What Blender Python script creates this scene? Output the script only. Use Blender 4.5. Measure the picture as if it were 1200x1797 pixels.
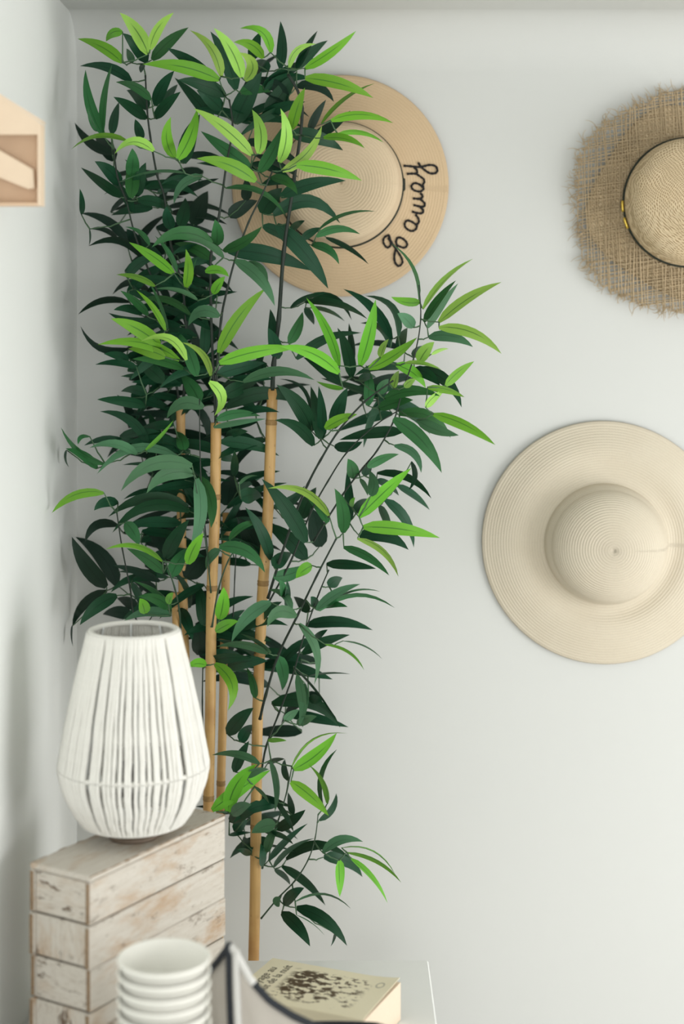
import bpy, math, random
import numpy as np
from mathutils import Vector, Matrix
random.seed(7)
for o in list(bpy.data.objects): bpy.data.objects.remove(o, do_unlink=True)
S = bpy.context.scene
COL = S.collection
PI = math.pi

# ------------------------------------------------------------ camera, world, light
EYE = 1.75; FPX = 2800.0; HX = 600.0; HY = 548.0
WALL_Y = 2.80; WALL_X = -0.465; TABLE_Z = 0.715; CEIL_Z = 2.264
cam = bpy.data.cameras.new('camera'); camo = bpy.data.objects.new('camera', cam); COL.objects.link(camo)
camo.location = (0, 0, EYE); camo.rotation_euler = (PI/2, 0, 0)
cam.sensor_fit = 'HORIZONTAL'; cam.sensor_width = 24; cam.lens = 24*FPX/1200
cam.shift_y = -(898.5-HY)/1200
cam.dof.use_dof = True; cam.dof.focus_distance = 2.55; cam.dof.aperture_fstop = 1.9
cam.clip_start = 0.05
S.camera = camo
W = bpy.data.worlds.new('world'); S.world = W; W.use_nodes = True
bg = W.node_tree.nodes['Background']; bg.inputs[0].default_value = (0.95, 1.0, 0.985, 1); bg.inputs[1].default_value = 1.0
def area(name, loc, target, sx, sy, power, color=(1, 1, 1)):
    l = bpy.data.lights.new(name, 'AREA'); l.shape = 'RECTANGLE'; l.size = sx; l.size_y = sy; l.energy = power; l.color = color
    o = bpy.data.objects.new(name, l); COL.objects.link(o); o.location = loc
    o.rotation_euler = (Vector(target)-Vector(loc)).to_track_quat('-Z', 'Y').to_euler()
    return o
area('assumed_side_light', (2.1, 1.55, 0.95), (-0.3, 2.35, 1.0), 1.7, 1.5, 40, (1.0, 0.99, 0.975))  # assumed soft light from the right; bare area lamp, no window built
area('rear_fill_light', (0.35, -1.5, 1.25), (-0.3, 2.4, 0.9), 1.8, 1.6, 38, (1.0, 0.99, 0.975))  # added fill behind the camera, lifts the left wall and the table objects
S.view_settings.view_transform = 'Standard'; S.view_settings.look = 'None'
S.view_settings.exposure = -0.22; S.view_settings.gamma = 1.0
S.view_settings.use_curve_mapping = False

# ------------------------------------------------------------ helpers
def at(px, py, d):
    return Vector(((px-HX)*d/FPX, d, EYE-(py-HY)*d/FPX))
def srgb(r, g, b):
    f = lambda c: (c/255/12.92) if c/255 <= 0.04045 else ((c/255+0.055)/1.055)**2.4
    return (f(r), f(g), f(b), 1)
def link_obj(o, parent=None):
    COL.objects.link(o)
    if parent is not None: o.parent = parent
    return o
def obj(name, V, F, m=None, parent=None, origin=(0, 0, 0), smooth=True, uv=None, loc=None):
    """verts in the parent's frame; origin = object origin in that frame"""
    me = bpy.data.meshes.new(name); ox, oy, oz = origin
    me.from_pydata([(v[0]-ox, v[1]-oy, v[2]-oz) for v in V], [], F)
    if uv is not None:
        l = me.uv_layers.new(name='UVMap')
        for p in me.polygons:
            for li in p.loop_indices: l.data[li].uv = uv[me.loops[li].vertex_index]
    if smooth:
        for p in me.polygons: p.use_smooth = True
    if m: me.materials.append(m)
    o = bpy.data.objects.new(name, me); o.location = origin if loc is None else loc
    return link_obj(o, parent)
def empty(name, loc, rot=(0, 0, 0)):
    o = bpy.data.objects.new(name, None); o.location = loc; o.rotation_euler = rot; o.empty_display_size = 0.05
    return link_obj(o)
def tag(o, label=None, cat=None, group=None, kind=None):
    if label: o['label'] = label
    if cat: o['category'] = cat
    if group: o['group'] = group
    if kind: o['kind'] = kind
    return o
class MB:
    def __init__(s): s.V = []; s.F = []; s.U = []
    def add(s, V, F, U=None):
        n = len(s.V); s.V += [tuple(v) for v in V]; s.F += [tuple(i+n for i in f) for f in F]
        s.U += list(U) if U else [(0, 0)]*len(V)
    def box(s, x0, x1, y0, y1, z0, z1, b=0.0):
        if b <= 0:
            V = [(x, y, z) for z in (z0, z1) for y in (y0, y1) for x in (x0, x1)]
            s.add(V, [(0, 2, 3, 1), (4, 5, 7, 6), (0, 1, 5, 4), (2, 6, 7, 3), (0, 4, 6, 2), (1, 3, 7, 5)]); return
        # chamfered box
        V = []; idx = {}
        for sx in (0, 1):
            for sy in (0, 1):
                for sz in (0, 1):
                    X = (x0, x1)[sx]; Y = (y0, y1)[sy]; Z = (z0, z1)[sz]
                    dx = b if sx == 0 else -b; dy = b if sy == 0 else -b; dz = b if sz == 0 else -b
                    for k, p in enumerate(((X, Y+dy, Z+dz), (X+dx, Y, Z+dz), (X+dx, Y+dy, Z))):
                        idx[(sx, sy, sz, k)] = len(V); V.append(p)
        F = []
        g = lambda a, k: idx[(a[0], a[1], a[2], k)]
        for k in range(3):
            for sgn in (0, 1):
                c = []
                for (u, v) in ((0, 0), (1, 0), (1, 1), (0, 1)):
                    a = [0, 0, 0]; a[k] = sgn; a[(k+1) % 3] = u; a[(k+2) % 3] = v; c.append(g(a, k))
                F.append(tuple(c) if sgn else tuple(c[::-1]))
        for k in range(3):
            for u in (0, 1):
                for v in (0, 1):
                    a = [0, 0, 0]; a[(k+1) % 3] = u; a[(k+2) % 3] = v; b2 = list(a); b2[k] = 1
                    k1, k2 = (k+1) % 3, (k+2) % 3
                    q = (g(a, k1), g(b2, k1), g(b2, k2), g(a, k2))
                    F.append(q if (u != v) else q[::-1])
        for sx in (0, 1):
            for sy in (0, 1):
                for sz in (0, 1):
                    t = tuple(idx[(sx, sy, sz, k)] for k in range(3))
                    F.append(t if (sx+sy+sz) % 2 else t[::-1])
        s.add(V, F)
    def tube(s, pts, rad, n=6, cap=True):
        pts = [Vector(p) for p in pts]
        if not hasattr(rad, '__len__'): rad = [rad]*len(pts)
        V = []; F = []; U = []; prev = None; L = 0
        for i, p in enumerate(pts):
            t = (pts[min(i+1, len(pts)-1)]-pts[max(i-1, 0)])
            t = t.normalized() if t.length > 1e-9 else Vector((0, 0, 1))
            if prev is None:
                a = Vector((1, 0, 0)) if abs(t.x) < 0.8 else Vector((0, 1, 0)); u = (a-t*a.dot(t)).normalized()
            else:
                u = prev-t*prev.dot(t); u = u.normalized() if u.length > 1e-6 else t.orthogonal().normalized()
            prev = u; w = t.cross(u)
            if i: L += (pts[i]-pts[i-1]).length
            for k in range(n):
                an = 2*PI*k/n; V.append(p+(u*math.cos(an)+w*math.sin(an))*rad[i]); U.append((L, k/n))
        for i in range(len(pts)-1):
            for k in range(n):
                F.append((i*n+k, i*n+(k+1) % n, (i+1)*n+(k+1) % n, (i+1)*n+k))
        if cap:
            F.append(tuple(range(n))[::-1]); F.append(tuple((len(pts)-1)*n+k for k in range(n)))
        s.add(V, F, U)
    def lathe(s, prof, n=48, fn=None, capb=False):
        V = []; F = []; U = []; L = 0
        for i, (r, z) in enumerate(prof):
            if i: L += math.hypot(r-prof[i-1][0], z-prof[i-1][1])
            for k in range(n):
                th = 2*PI*k/n; rr, zz = (r, z) if fn is None else fn(r, z, th)
                V.append((rr*math.cos(th), rr*math.sin(th), zz)); U.append((L, k/n))
        for i in range(len(prof)-1):
            for k in range(n): F.append((i*n+k, i*n+(k+1) % n, (i+1)*n+(k+1) % n, (i+1)*n+k))
        s.add(V, F, U)
    def torus(s, R, r, z, n=64, m=8, fn=None):
        V = []; F = []; U = []
        for i in range(n):
            th = 2*PI*i/n
            for j in range(m):
                ph = 2*PI*j/m; rr = R+r*math.cos(ph); zz = z+r*math.sin(ph)
                if fn: rr, zz = fn(rr, zz, th)
                V.append((rr*math.cos(th), rr*math.sin(th), zz)); U.append((i/n, j/m))
        for i in range(n):
            for j in range(m):
                F.append((i*m+j, ((i+1) % n)*m+j, ((i+1) % n)*m+(j+1) % m, i*m+(j+1) % m))
        s.add(V, F, U)
    def build(s, name, m, parent=None, origin=(0, 0, 0), smooth=True, loc=None):
        return obj(name, s.V, s.F, m, parent, origin, smooth, s.U, loc)

# ------------------------------------------------------------ materials
class N:
    def __init__(s, name):
        s.m = bpy.data.materials.new(name); s.m.use_nodes = True; s.t = s.m.node_tree; s.b = s.t.nodes['Principled BSDF']
    def n(s, ty, **kw):
        x = s.t.nodes.new(ty)
        for k, v in kw.items():
            if k.startswith('i_'):
                key = k[2:]; key = int(key) if key.isdigit() else key
                s.set(x.inputs[key], v)
            else: setattr(x, k, v)
        return x
    def set(s, sock, v):
        if isinstance(v, bpy.types.NodeSocket): s.t.links.new(v, sock)
        else: sock.default_value = v
    def math(s, op, a, b=0.0, c=0.0):
        x = s.t.nodes.new('ShaderNodeMath'); x.operation = op
        for i, v in enumerate((a, b, c)): s.set(x.inputs[i], v)
        return x.outputs[0]
    def mix(s, f, a, b, mode='MIX'):
        x = s.t.nodes.new('ShaderNodeMix'); x.data_type = 'RGBA'; x.blend_type = mode
        s.set(x.inputs[0], f); s.set(x.inputs[6], a); s.set(x.inputs[7], b); return x.outputs[2]
    def ramp(s, f, p0, p1):
        x = s.t.nodes.new('ShaderNodeMapRange'); x.clamp = True; s.set(x.inputs[0], f); x.inputs[1].default_value = p0; x.inputs[2].default_value = p1
        return x.outputs[0]
    def coord(s, kind='Object', scale=(1, 1, 1)):
        c = s.t.nodes.new('ShaderNodeTexCoord'); mp = s.t.nodes.new('ShaderNodeMapping'); mp.inputs['Scale'].default_value = scale
        s.t.links.new(c.outputs[kind], mp.inputs[0]); return mp.outputs[0]
    def noise(s, co, scale, detail=4, rough=0.55):
        x = s.t.nodes.new('ShaderNodeTexNoise'); s.t.links.new(co, x.inputs['Vector']); x.inputs['Scale'].default_value = scale
        x.inputs['Detail'].default_value = detail; x.inputs['Roughness'].default_value = rough; return x.outputs[0]
    def bump(s, h, strength=0.3, dist=0.002):
        x = s.t.nodes.new('ShaderNodeBump'); x.inputs['Strength'].default_value = strength; x.inputs['Distance'].default_value = dist
        s.set(x.inputs['Height'], h); s.t.links.new(x.outputs[0], s.b.inputs['Normal'])
    def done(s, col, rough=0.5, spec=0.5, **kw):
        s.set(s.b.inputs['Base Color'], col); s.set(s.b.inputs['Roughness'], rough); s.b.inputs['Specular IOR Level'].default_value = spec
        for k, v in kw.items(): s.set(s.b.inputs[k.replace('_', ' ')], v)
        return s.m
def plain(name, c, rough=0.5, spec=0.4, var=0.06, vs=40, bump=0.0, bs=300, metal=0.0):
    a = N(name); co = a.coord(); f = a.noise(co, vs)
    dark = tuple(x*(1-var*2) for x in c[:3])+(1,)
    if bump: a.bump(a.noise(co, bs, 3), bump, 0.001)
    a.b.inputs['Metallic'].default_value = metal
    return a.done(a.mix(f, dark, c), rough, spec)

def wall_mat(name, c, rough):
    a = N(name); co = a.coord(); f = a.noise(co, 1.6, 3); g = a.noise(co, 220, 2)
    a.bump(g, 0.04, 0.001)
    return a.done(a.mix(f, tuple(x*0.975 for x in c[:3])+(1,), c), rough, 0.2)
M = {}
M['wall'] = wall_mat('wall_paint', (0.645, 0.655, 0.637, 1), 0.55)
M['wall_l'] = wall_mat('wall_paint_satin', (0.88, 0.895, 0.875, 1), 0.42)
M['ceil'] = wall_mat('ceiling_paint', (0.62, 0.63, 0.61, 1), 0.7)
M['floor'] = plain('floor_boards', (0.62, 0.58, 0.52, 1), 0.5, 0.4, 0.1, 6)
M['table'] = plain('white_lacquer', (0.88, 0.885, 0.865, 1), 0.22, 0.45, 0.01, 8)

def straw(name, c1, c2, ring, strength=0.5, speck=0.3):
    a = N(name); uv = a.coord('UV'); sep = a.n('ShaderNodeSeparateXYZ', i_0=uv)
    w = a.math('SINE', a.math('MULTIPLY', sep.outputs[0], 2*PI/ring))
    w01 = a.math('MULTIPLY_ADD', w, 0.5, 0.5)
    # slanted stitches along each braid row
    st = a.math('SINE', a.math('ADD', a.math('MULTIPLY', sep.outputs[1], 1500.0), a.math('MULTIPLY', sep.outputs[0], 2*PI/ring)))
    st01 = a.math('MULTIPLY_ADD', st, 0.5, 0.5)
    n1 = a.noise(a.coord(), 14, 4); n2 = a.noise(a.coord(), 420, 3)
    col = a.mix(n1, c1, c2)
    col = a.mix(a.math('MULTIPLY', a.ramp(w01, 0.35, 0.0), 0.16), col, tuple(x*0.6 for x in c1[:3])+(1,))
    col = a.mix(a.math('MULTIPLY', a.ramp(n2, 0.52, 0.75), speck), col, tuple(x*0.72 for x in c1[:3])+(1,))
    a.bump(a.math('ADD', w01, a.math('MULTIPLY', st01, 0.35)), strength, 0.0012)
    return a.done(col, 0.75, 0.25)
M['straw_tan'] = straw('straw_tan', (0.59, 0.435, 0.27, 1), (0.645, 0.49, 0.315, 1), 0.0050, 0.35)
M['straw_crown'] = straw('straw_pale_tan', (0.63, 0.49, 0.33, 1), (0.69, 0.56, 0.39, 1), 0.0050, 0.35)
M['straw_cream'] = straw('straw_cream', (0.63, 0.555, 0.435, 1), (0.69, 0.625, 0.505, 1), 0.0046, 0.5, 0.22)
def raffia(name, c1, c2):
    a = N(name); co = a.coord(); n1 = a.noise(co, 30, 5); n2 = a.noise(co, 260, 4, 0.7)
    col = a.mix(a.ramp(n1, 0.3, 0.7), c1, c2)
    col = a.mix(a.math('MULTIPLY', a.ramp(n2, 0.45, 0.7), 0.55), col, tuple(x*0.45 for x in c1[:3])+(1,))
    a.bump(n2, 0.5, 0.002)
    return a.done(col, 0.75, 0.25)
M['raffia'] = raffia('raffia', (0.36, 0.25, 0.125, 1), (0.52, 0.39, 0.225, 1))
M['raffia_fibre'] = plain('raffia_fibre', (0.62, 0.48, 0.30, 1), 0.65, 0.3, 0.22, 60)
def weave(name, c1, c2, c3):
    a = N(name); co = a.coord('Object'); nz = a.n('ShaderNodeTexNoise', i_Vector=co, i_Scale=22.0)
    d = a.n('ShaderNodeVectorMath', operation='MULTIPLY_ADD'); a.set(d.inputs[0], nz.outputs['Color']); d.inputs[1].default_value = (.016, .016, .016); a.set(d.inputs[2], co)
    w1 = a.n('ShaderNodeTexWave', wave_type='RINGS', rings_direction='Z', i_Vector=d.outputs[0], i_Scale=105.0, i_Distortion=2.5)
    w2 = a.n('ShaderNodeTexWave', wave_type='BANDS', bands_direction='DIAGONAL', i_Vector=d.outputs[0], i_Scale=95.0, i_Distortion=3.5)
    h = a.math('MAXIMUM', w1.outputs['Fac'], w2.outputs['Fac'])
    n2 = a.noise(co, 25, 4)
    col = a.mix(a.ramp(h, 0.3, 0.9), c3, a.mix(n2, c1, c2))
    a.bump(h, 0.7, 0.002)
    return a.done(col, 0.75, 0.2)
M['raffia_weave'] = weave('raffia_weave', (0.62, 0.48, 0.29, 1), (0.74, 0.61, 0.42, 1), (0.40, 0.29, 0.165, 1))
M['black_cord'] = plain('black_cord', (0.022, 0.022, 0.024, 1), 0.75, 0.2, 0.2, 500, 0.6, 900)
M['dark_band'] = plain('dark_band', (0.018, 0.026, 0.018, 1), 0.6, 0.3, 0.1, 60)
M['gold'] = plain('gold_metal', (0.72, 0.52, 0.10, 1), 0.28, 0.5, 0.05, 60, metal=0.9)

def leaf_mat(name, c, stripe, rough=0.42, sc=None, vein=0.12):
    a = N(name); uv = a.coord('UV'); sep = a.n('ShaderNodeSeparateXYZ', i_0=uv)
    u, v = sep.outputs[0], sep.outputs[1]
    oi = a.n('ShaderNodeObjectInfo'); rnd = oi.outputs['Random']
    nz = a.noise(a.coord(), 30, 4)
    hs = a.n('ShaderNodeHueSaturation'); a.set(hs.inputs['Hue'], a.math('MULTIPLY_ADD', rnd, 0.03, 0.485)); a.set(hs.inputs['Value'], a.math('MULTIPLY_ADD', rnd, 0.55, 0.72)); a.set(hs.inputs['Color'], c)
    col = a.mix(a.math('MULTIPLY', nz, 0.5), hs.outputs[0], tuple(x*0.72 for x in c[:3])+(1,))
    av = a.math('ABSOLUTE', v)
    # fine parallel veins
    vv = a.math('MULTIPLY_ADD', a.math('SINE', a.math('MULTIPLY', v, 30.0)), 0.5, 0.5)
    col = a.mix(a.math('MULTIPLY', vv, vein), col, tuple(x*0.55 for x in c[:3])+(1,))
    # printed midrib streak: broken off before the tip
    m1 = a.ramp(av, 0.115, 0.04)
    m2 = a.math('MULTIPLY', a.ramp(u, 0.72, 0.55), a.ramp(u, 0.0, 0.1))
    col = a.mix(a.math('MULTIPLY', a.math('MULTIPLY', m1, m2), stripe), col, sc or tuple(x*0.22 for x in c[:3])+(1,))
    a.bump(a.math('ADD', vv, a.math('MULTIPLY', m1, 2.0)), 0.12, 0.001)
    m = a.done(col, a.math('MULTIPLY_ADD', nz, 0.2, rough-0.10), 0.24)
    return m
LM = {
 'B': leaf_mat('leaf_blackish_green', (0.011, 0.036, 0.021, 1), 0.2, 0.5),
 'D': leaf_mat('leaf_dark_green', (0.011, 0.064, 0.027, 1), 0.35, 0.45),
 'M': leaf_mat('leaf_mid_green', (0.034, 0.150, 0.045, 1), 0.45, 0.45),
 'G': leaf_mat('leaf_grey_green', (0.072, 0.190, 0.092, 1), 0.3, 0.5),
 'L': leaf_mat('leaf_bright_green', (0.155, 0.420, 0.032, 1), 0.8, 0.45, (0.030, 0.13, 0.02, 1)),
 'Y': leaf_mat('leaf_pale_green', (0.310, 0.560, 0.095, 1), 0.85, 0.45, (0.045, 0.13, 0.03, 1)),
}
M['stem'] = plain('plant_stem', (0.022, 0.036, 0.026, 1), 0.5, 0.35, 0.2, 60, 0.3, 200)
M['stem_g'] = plain('plant_stem_green', (0.055, 0.105, 0.062, 1), 0.5, 0.35, 0.2, 60, 0.3, 200)
M['twig'] = plain('plant_twig', (0.075, 0.155, 0.075, 1), 0.5, 0.35, 0.15, 60)
def bamboo():
    a = N('bamboo_cane'); co = a.coord('Object', (1, 1, 0.04)); s1 = a.noise(co, 260, 4); s2 = a.noise(a.coord(), 9, 4); s3 = a.noise(a.coord('Object', (1, 1, 0.5)), 130, 4)
    col = a.mix(s1, (0.47, 0.27, 0.085, 1), (0.66, 0.43, 0.175, 1))
    col = a.mix(a.ramp(s2, 0.5, 0.75), col, (0.40, 0.205, 0.06, 1))
    col = a.mix(a.math('MULTIPLY', a.ramp(s3, 0.66, 0.74), 0.8), col, (0.10, 0.05, 0.02, 1))
    a.bump(s1, 0.2, 0.001)
    return a.done(col, 0.4, 0.4)
M['bamboo'] = bamboo()
M['node'] = plain('bamboo_node', (0.42, 0.25, 0.09, 1), 0.5, 0.3, 0.25, 160, 0.4, 300)
M['pot'] = plain('terracotta_grey', (0.32, 0.31, 0.29, 1), 0.7, 0.3, 0.1, 30, 0.3, 200)
M['soil'] = plain('soil', (0.05, 0.035, 0.025, 1), 0.9, 0.1, 0.3, 90, 0.8, 150)

def whitewash(name, axis, worn, streak):
    """axis: grain direction 0 x, 1 y, 2 z"""
    a = N(name); sc = [1, 1, 1]; sc[axis] = 0.13
    sc2 = [1, 1, 1]; sc2[axis] = 0.35
    oi = a.n('ShaderNodeObjectInfo').outputs['Random']
    co = a.n('ShaderNodeVectorMath', operation='ADD'); a.set(co.inputs[0], a.coord('Object', sc)); cb = a.n('ShaderNodeCombineXYZ'); a.set(cb.inputs[0], a.math('MULTIPLY', oi, 7.0)); a.set(cb.inputs[1], a.math('MULTIPLY', oi, 3.0)); a.set(co.inputs[1], cb.outputs[0])
    co = co.outputs[0]
    co2 = a.n('ShaderNodeVectorMath', operation='ADD'); a.set(co2.inputs[0], a.coord('Object', sc2)); a.set(co2.inputs[1], cb.outputs[0]); co2 = co2.outputs[0]
    g = a.noise(co, 150, 6, 0.65); p = a.noise(co2, 22, 5, 0.7); f = a.noise(co, 420, 4, 0.7); kn = a.noise(co2, 60, 5, 0.75)
    col = a.mix(g, (0.51, 0.455, 0.385, 1), (0.69, 0.655, 0.59, 1))
    col = a.mix(a.math('MULTIPLY', a.ramp(p, 0.5, 0.72), worn), col, (0.46, 0.31, 0.19, 1))
    col = a.mix(a.math('MULTIPLY', a.ramp(f, 0.54, 0.70), streak*0.6), col, (0.30, 0.22, 0.16, 1))
    col = a.mix(a.math('MULTIPLY', a.ramp(kn, 0.585, 0.645), streak), col, (0.13, 0.085, 0.055, 1))
    a.bump(a.math('ADD', g, a.math('MULTIPLY', f, 0.5)), 0.45, 0.002)
    return a.done(col, 0.7, 0.25)
M['wood_side'] = whitewash('whitewashed_side', 0, 0.95, 0.5)
M['wood_top'] = whitewash('whitewashed_top', 0, 1.0, 0.5)
M['wood_end_h'] = whitewash('whitewashed_end_across', 1, 0.8, 1.3)
M['wood_end_v'] = whitewash('whitewashed_end_upright', 2, 1.0, 1.1)
M['wood_edge'] = plain('bare_wood_edge', (0.42, 0.29, 0.18, 1), 0.7, 0.2, 0.35, 120, 0.4, 200)
M['cord'] = plain('white_cotton_cord', (0.91, 0.895, 0.84, 1), 0.9, 0.1, 0.06, 300, 0.9, 700)
M['wire'] = plain('white_wire', (0.75, 0.77, 0.76, 1), 0.5, 0.3, 0.03, 60)
M['socket'] = plain('dark_socket', (0.05, 0.03, 0.035, 1), 0.5, 0.4, 0.1, 60)
M['foot'] = plain('brown_foot', (0.20, 0.15, 0.11, 1), 0.6, 0.3, 0.2, 60)
gl = N('bulb_glass'); M['bulb'] = gl.done((0.55, 0.52, 0.48, 1), 0.12, 0.5)
M['paper'] = plain('white_paper', (0.92, 0.905, 0.84, 1), 0.5, 0.35, 0.03, 60)
M['canvas'] = plain('greige_canvas', (0.60, 0.555, 0.50, 1), 0.85, 0.15, 0.08, 18, 0.5, 900)
M['trim'] = plain('charcoal_binding', (0.045, 0.05, 0.058, 1), 0.8, 0.2, 0.15, 200, 0.4, 700)
M['piping'] = plain('off_white_piping', (0.70, 0.69, 0.66, 1), 0.8, 0.2, 0.05, 200, 0.4, 700)
M['pine'] = plain('pale_pine', (0.90, 0.72, 0.54, 1), 0.55, 0.3, 0.06, 20)
M['pine_d'] = plain('warm_pine', (0.84, 0.60, 0.41, 1), 0.55, 0.3, 0.08, 20)
M['pages'] = plain('cream_pages', (0.82, 0.68, 0.53, 1), 0.8, 0.2, 0.05, 200)
M['print'] = plain('grey_ink', (0.16, 0.145, 0.115, 1), 0.7, 0.2, 0.1, 200)
def cover():
    a = N('printed_cover'); co = a.coord(); sep = a.n('ShaderNodeSeparateXYZ', i_0=co)
    x, y = sep.outputs[0], sep.outputs[1]
    base = a.mix(a.noise(co, 18, 3), (0.83, 0.75, 0.54, 1), (0.88, 0.815, 0.63, 1))
    n = a.noise(a.coord('Object', (1, 1.5, 1)), 70, 4, 0.6); n2 = a.noise(co, 22, 3, 0.6)
    # ink drawing inside a picture field, denser at its upper left
    box = a.math('MULTIPLY', a.math('MULTIPLY', a.ramp(x, 0.046, 0.058), a.ramp(x, 0.180, 0.165)), a.math('MULTIPLY', a.ramp(y, -0.016, -0.024), a.ramp(y, -0.128, -0.116)))
    th = a.math('ADD', a.math('ADD', a.math('MULTIPLY', n, 0.8), a.math('MULTIPLY', n2, 0.42)), a.math('MULTIPLY', a.math('ADD', a.math('MULTIPLY', x, -0.40), a.math('MULTIPLY', y, 0.42)), 1.0))
    ink = a.math('MULTIPLY', a.ramp(th, 0.520, 0.555), box)
    r = a.math('ABSOLUTE', a.math('SUBTRACT', a.math('SQRT', a.math('ADD', a.math('POWER', a.math('SUBTRACT', x, 0.188), 2.0), a.math('MULTIPLY', a.math('POWER', a.math('ADD', y, 0.030), 2.0), 0.45))), 0.0055))
    ring = a.math('MULTIPLY', a.ramp(r, 0.0016, 0.0006), 0.6)
    col = a.mix(ink, base, (0.085, 0.05, 0.022, 1)); col = a.mix(ring, col, (0.2, 0.19, 0.16, 1))
    return a.done(col, 0.45, 0.35)
M['cover'] = cover()

# ------------------------------------------------------------ room shell
def slab(name, x0, x1, y0, y1, z0, z1, m, kind='structure'):
    b = MB(); b.box(x0, x1, y0, y1, z0, z1); o = b.build(name, m, smooth=False, origin=((x0+x1)/2, (y0+y1)/2, z0)); o['kind'] = kind; return o
tag(slab('floor', WALL_X-0.1, 3.2, -1.2, WALL_Y+0.1, -0.08, 0.0, M['floor']), 'pale floor of the room under the white table', 'floor')
tag(slab('wall_back', WALL_X-0.1, 3.2, WALL_Y, WALL_Y+0.1, 0.0, CEIL_Z+0.1, M['wall']), 'off-white painted back wall behind the straw hats', 'wall')
tag(slab('wall_left', WALL_X-0.1, WALL_X, -1.2, WALL_Y, 0.0, CEIL_Z+0.1, M['wall_l']), 'white satin left wall beside the bamboo plant', 'wall')
tag(slab('ceiling', WALL_X, 3.2, -1.2, WALL_Y, CEIL_Z, CEIL_Z+0.1, M['ceil']), 'grey-white ceiling at the top edge', 'ceiling')
b = MB(); Rc = 0.09; V = []; F = []; nn = 14                     # added cove from back wall to ceiling, curved to shade into a grey band
for i in range(nn+1):
    t = PI/2*i/nn; y = WALL_Y-Rc+Rc*math.cos(t); z = CEIL_Z-Rc+Rc*math.sin(t)
    V += [(WALL_X, y, z), (3.2, y, z)]
V += [(WALL_X, WALL_Y, CEIL_Z), (3.2, WALL_Y, CEIL_Z)]
for i in range(nn): F.append((2*i, 2*i+1, 2*i+3, 2*i+2))
c = 2*(nn+1)
V += V[:c+2]; k2 = c+2
F += [(k2+c, k2+c+1, k2+1, k2), (k2+2*nn, k2+2*nn+1, k2+c+1, k2+c)]
tag(obj('trim_1', V, F, M['wall'], origin=(1.3, WALL_Y, CEIL_Z-Rc)), 'added curved cove that shades the top of the back wall grey', 'trim', kind='structure')

# ------------------------------------------------------------ white table
TX0, TX1, TY0, TY1 = -0.455, 0.138, 1.45, 2.549
t = tag(empty('side_table', ((TX0+TX1)/2, (TY0+TY1)/2, 0)), 'glossy white table whose thin right edge shows beside the book', 'table')
hx, hy = (TX1-TX0)/2, (TY1-TY0)/2
b = MB(); b.box(-hx, hx, -hy, hy, TABLE_Z-0.035, TABLE_Z, 0.0022); b.build('table_top', M['table'], t, (0, 0, TABLE_Z-0.035), smooth=False)
for sx in (-1, 1):
    for sy in (-1, 1):
        b = MB(); cx, cy = sx*(hx-0.035), sy*(hy-0.035); b.box(cx-0.022, cx+0.022, cy-0.022, cy+0.022, 0, TABLE_Z-0.035, 0.003)
        b.build('leg', M['table'], t, (cx, cy, 0), smooth=False)
b = MB(); b.box(-hx+0.06, hx-0.06, -hy+0.02, -hy+0.04, TABLE_Z-0.10, TABLE_Z-0.035, 0.002); b.build('apron', M['table'], t, (0, -hy+0.03, TABLE_Z-0.1), smooth=False)

# ------------------------------------------------------------ hats (local z = out of the wall)
def add_solid(o, th=0.0022):
    m = o.modifiers.new('thickness', 'SOLIDIFY'); m.thickness = th; m.offset = -1
def hat_at(px, py, d, name, label, cat='hat', rz=0):
    p = at(px, py, d); p.y = WALL_Y-0.0005
    return tag(empty(name, p, (PI/2, 0, 0)), label, cat, 'straw hats hung on the back wall')
def arc(r0, z0, r1, z1, n, bulge=0.0):
    out = []
    for i in range(n+1):
        t = i/n; s = math.sin(PI*t)*bulge; dx, dz = r1-r0, z1-z0; L = math.hypot(dx, dz) or 1
        out.append((r0+dx*t-dz/L*s, z0+dz*t+dx/L*s))
    return out
# 1: tan hat with stitched words
h = hat_at(597, 325, 2.775, 'straw_hat', 'tan straw hat with black stitched words, partly behind the bamboo leaves')
def brim1_z(r, th): return 0.010+0.016*max(0, (0.19-r)/0.085)**1.3+0.0035*math.sin(2*th+0.6)+0.0035
def wob(r, z, th): return r*(1+0.012*math.cos(2*th+PI)), brim1_z(r, th)
b = MB(); b.lathe([(0.104+0.0875*i/16, 0) for i in range(17)][::-1], 96, wob); o = b.build('brim', M['straw_tan'], h); add_solid(o)
prof = arc(0.107, 0.027, 0.101, 0.078, 8, -0.003)+arc(0.101, 0.078, 0.086, 0.099, 6, -0.006)[1:]+arc(0.086, 0.099, 0.055, 0.101, 5, -0.001)[1:]+arc(0.055, 0.101, 0.0006, 0.095, 8)[1:]
b = MB(); b.lathe(prof, 96); o = b.build('crown', M['straw_crown'], h); add_solid(o)
b = MB(); b.torus(0.1085, 0.0022, 0.0315, 96, 6); o = b.build('ribbon', M['dark_band'], h)
b2 = MB(); b2.box(0.105, 0.1125, -0.011, 0.011, 0.030, 0.043, 0.002); b2.build('bow', M['dark_band'], o, (0.109, 0, 0.036), smooth=False)
SC = 8.554
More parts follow.
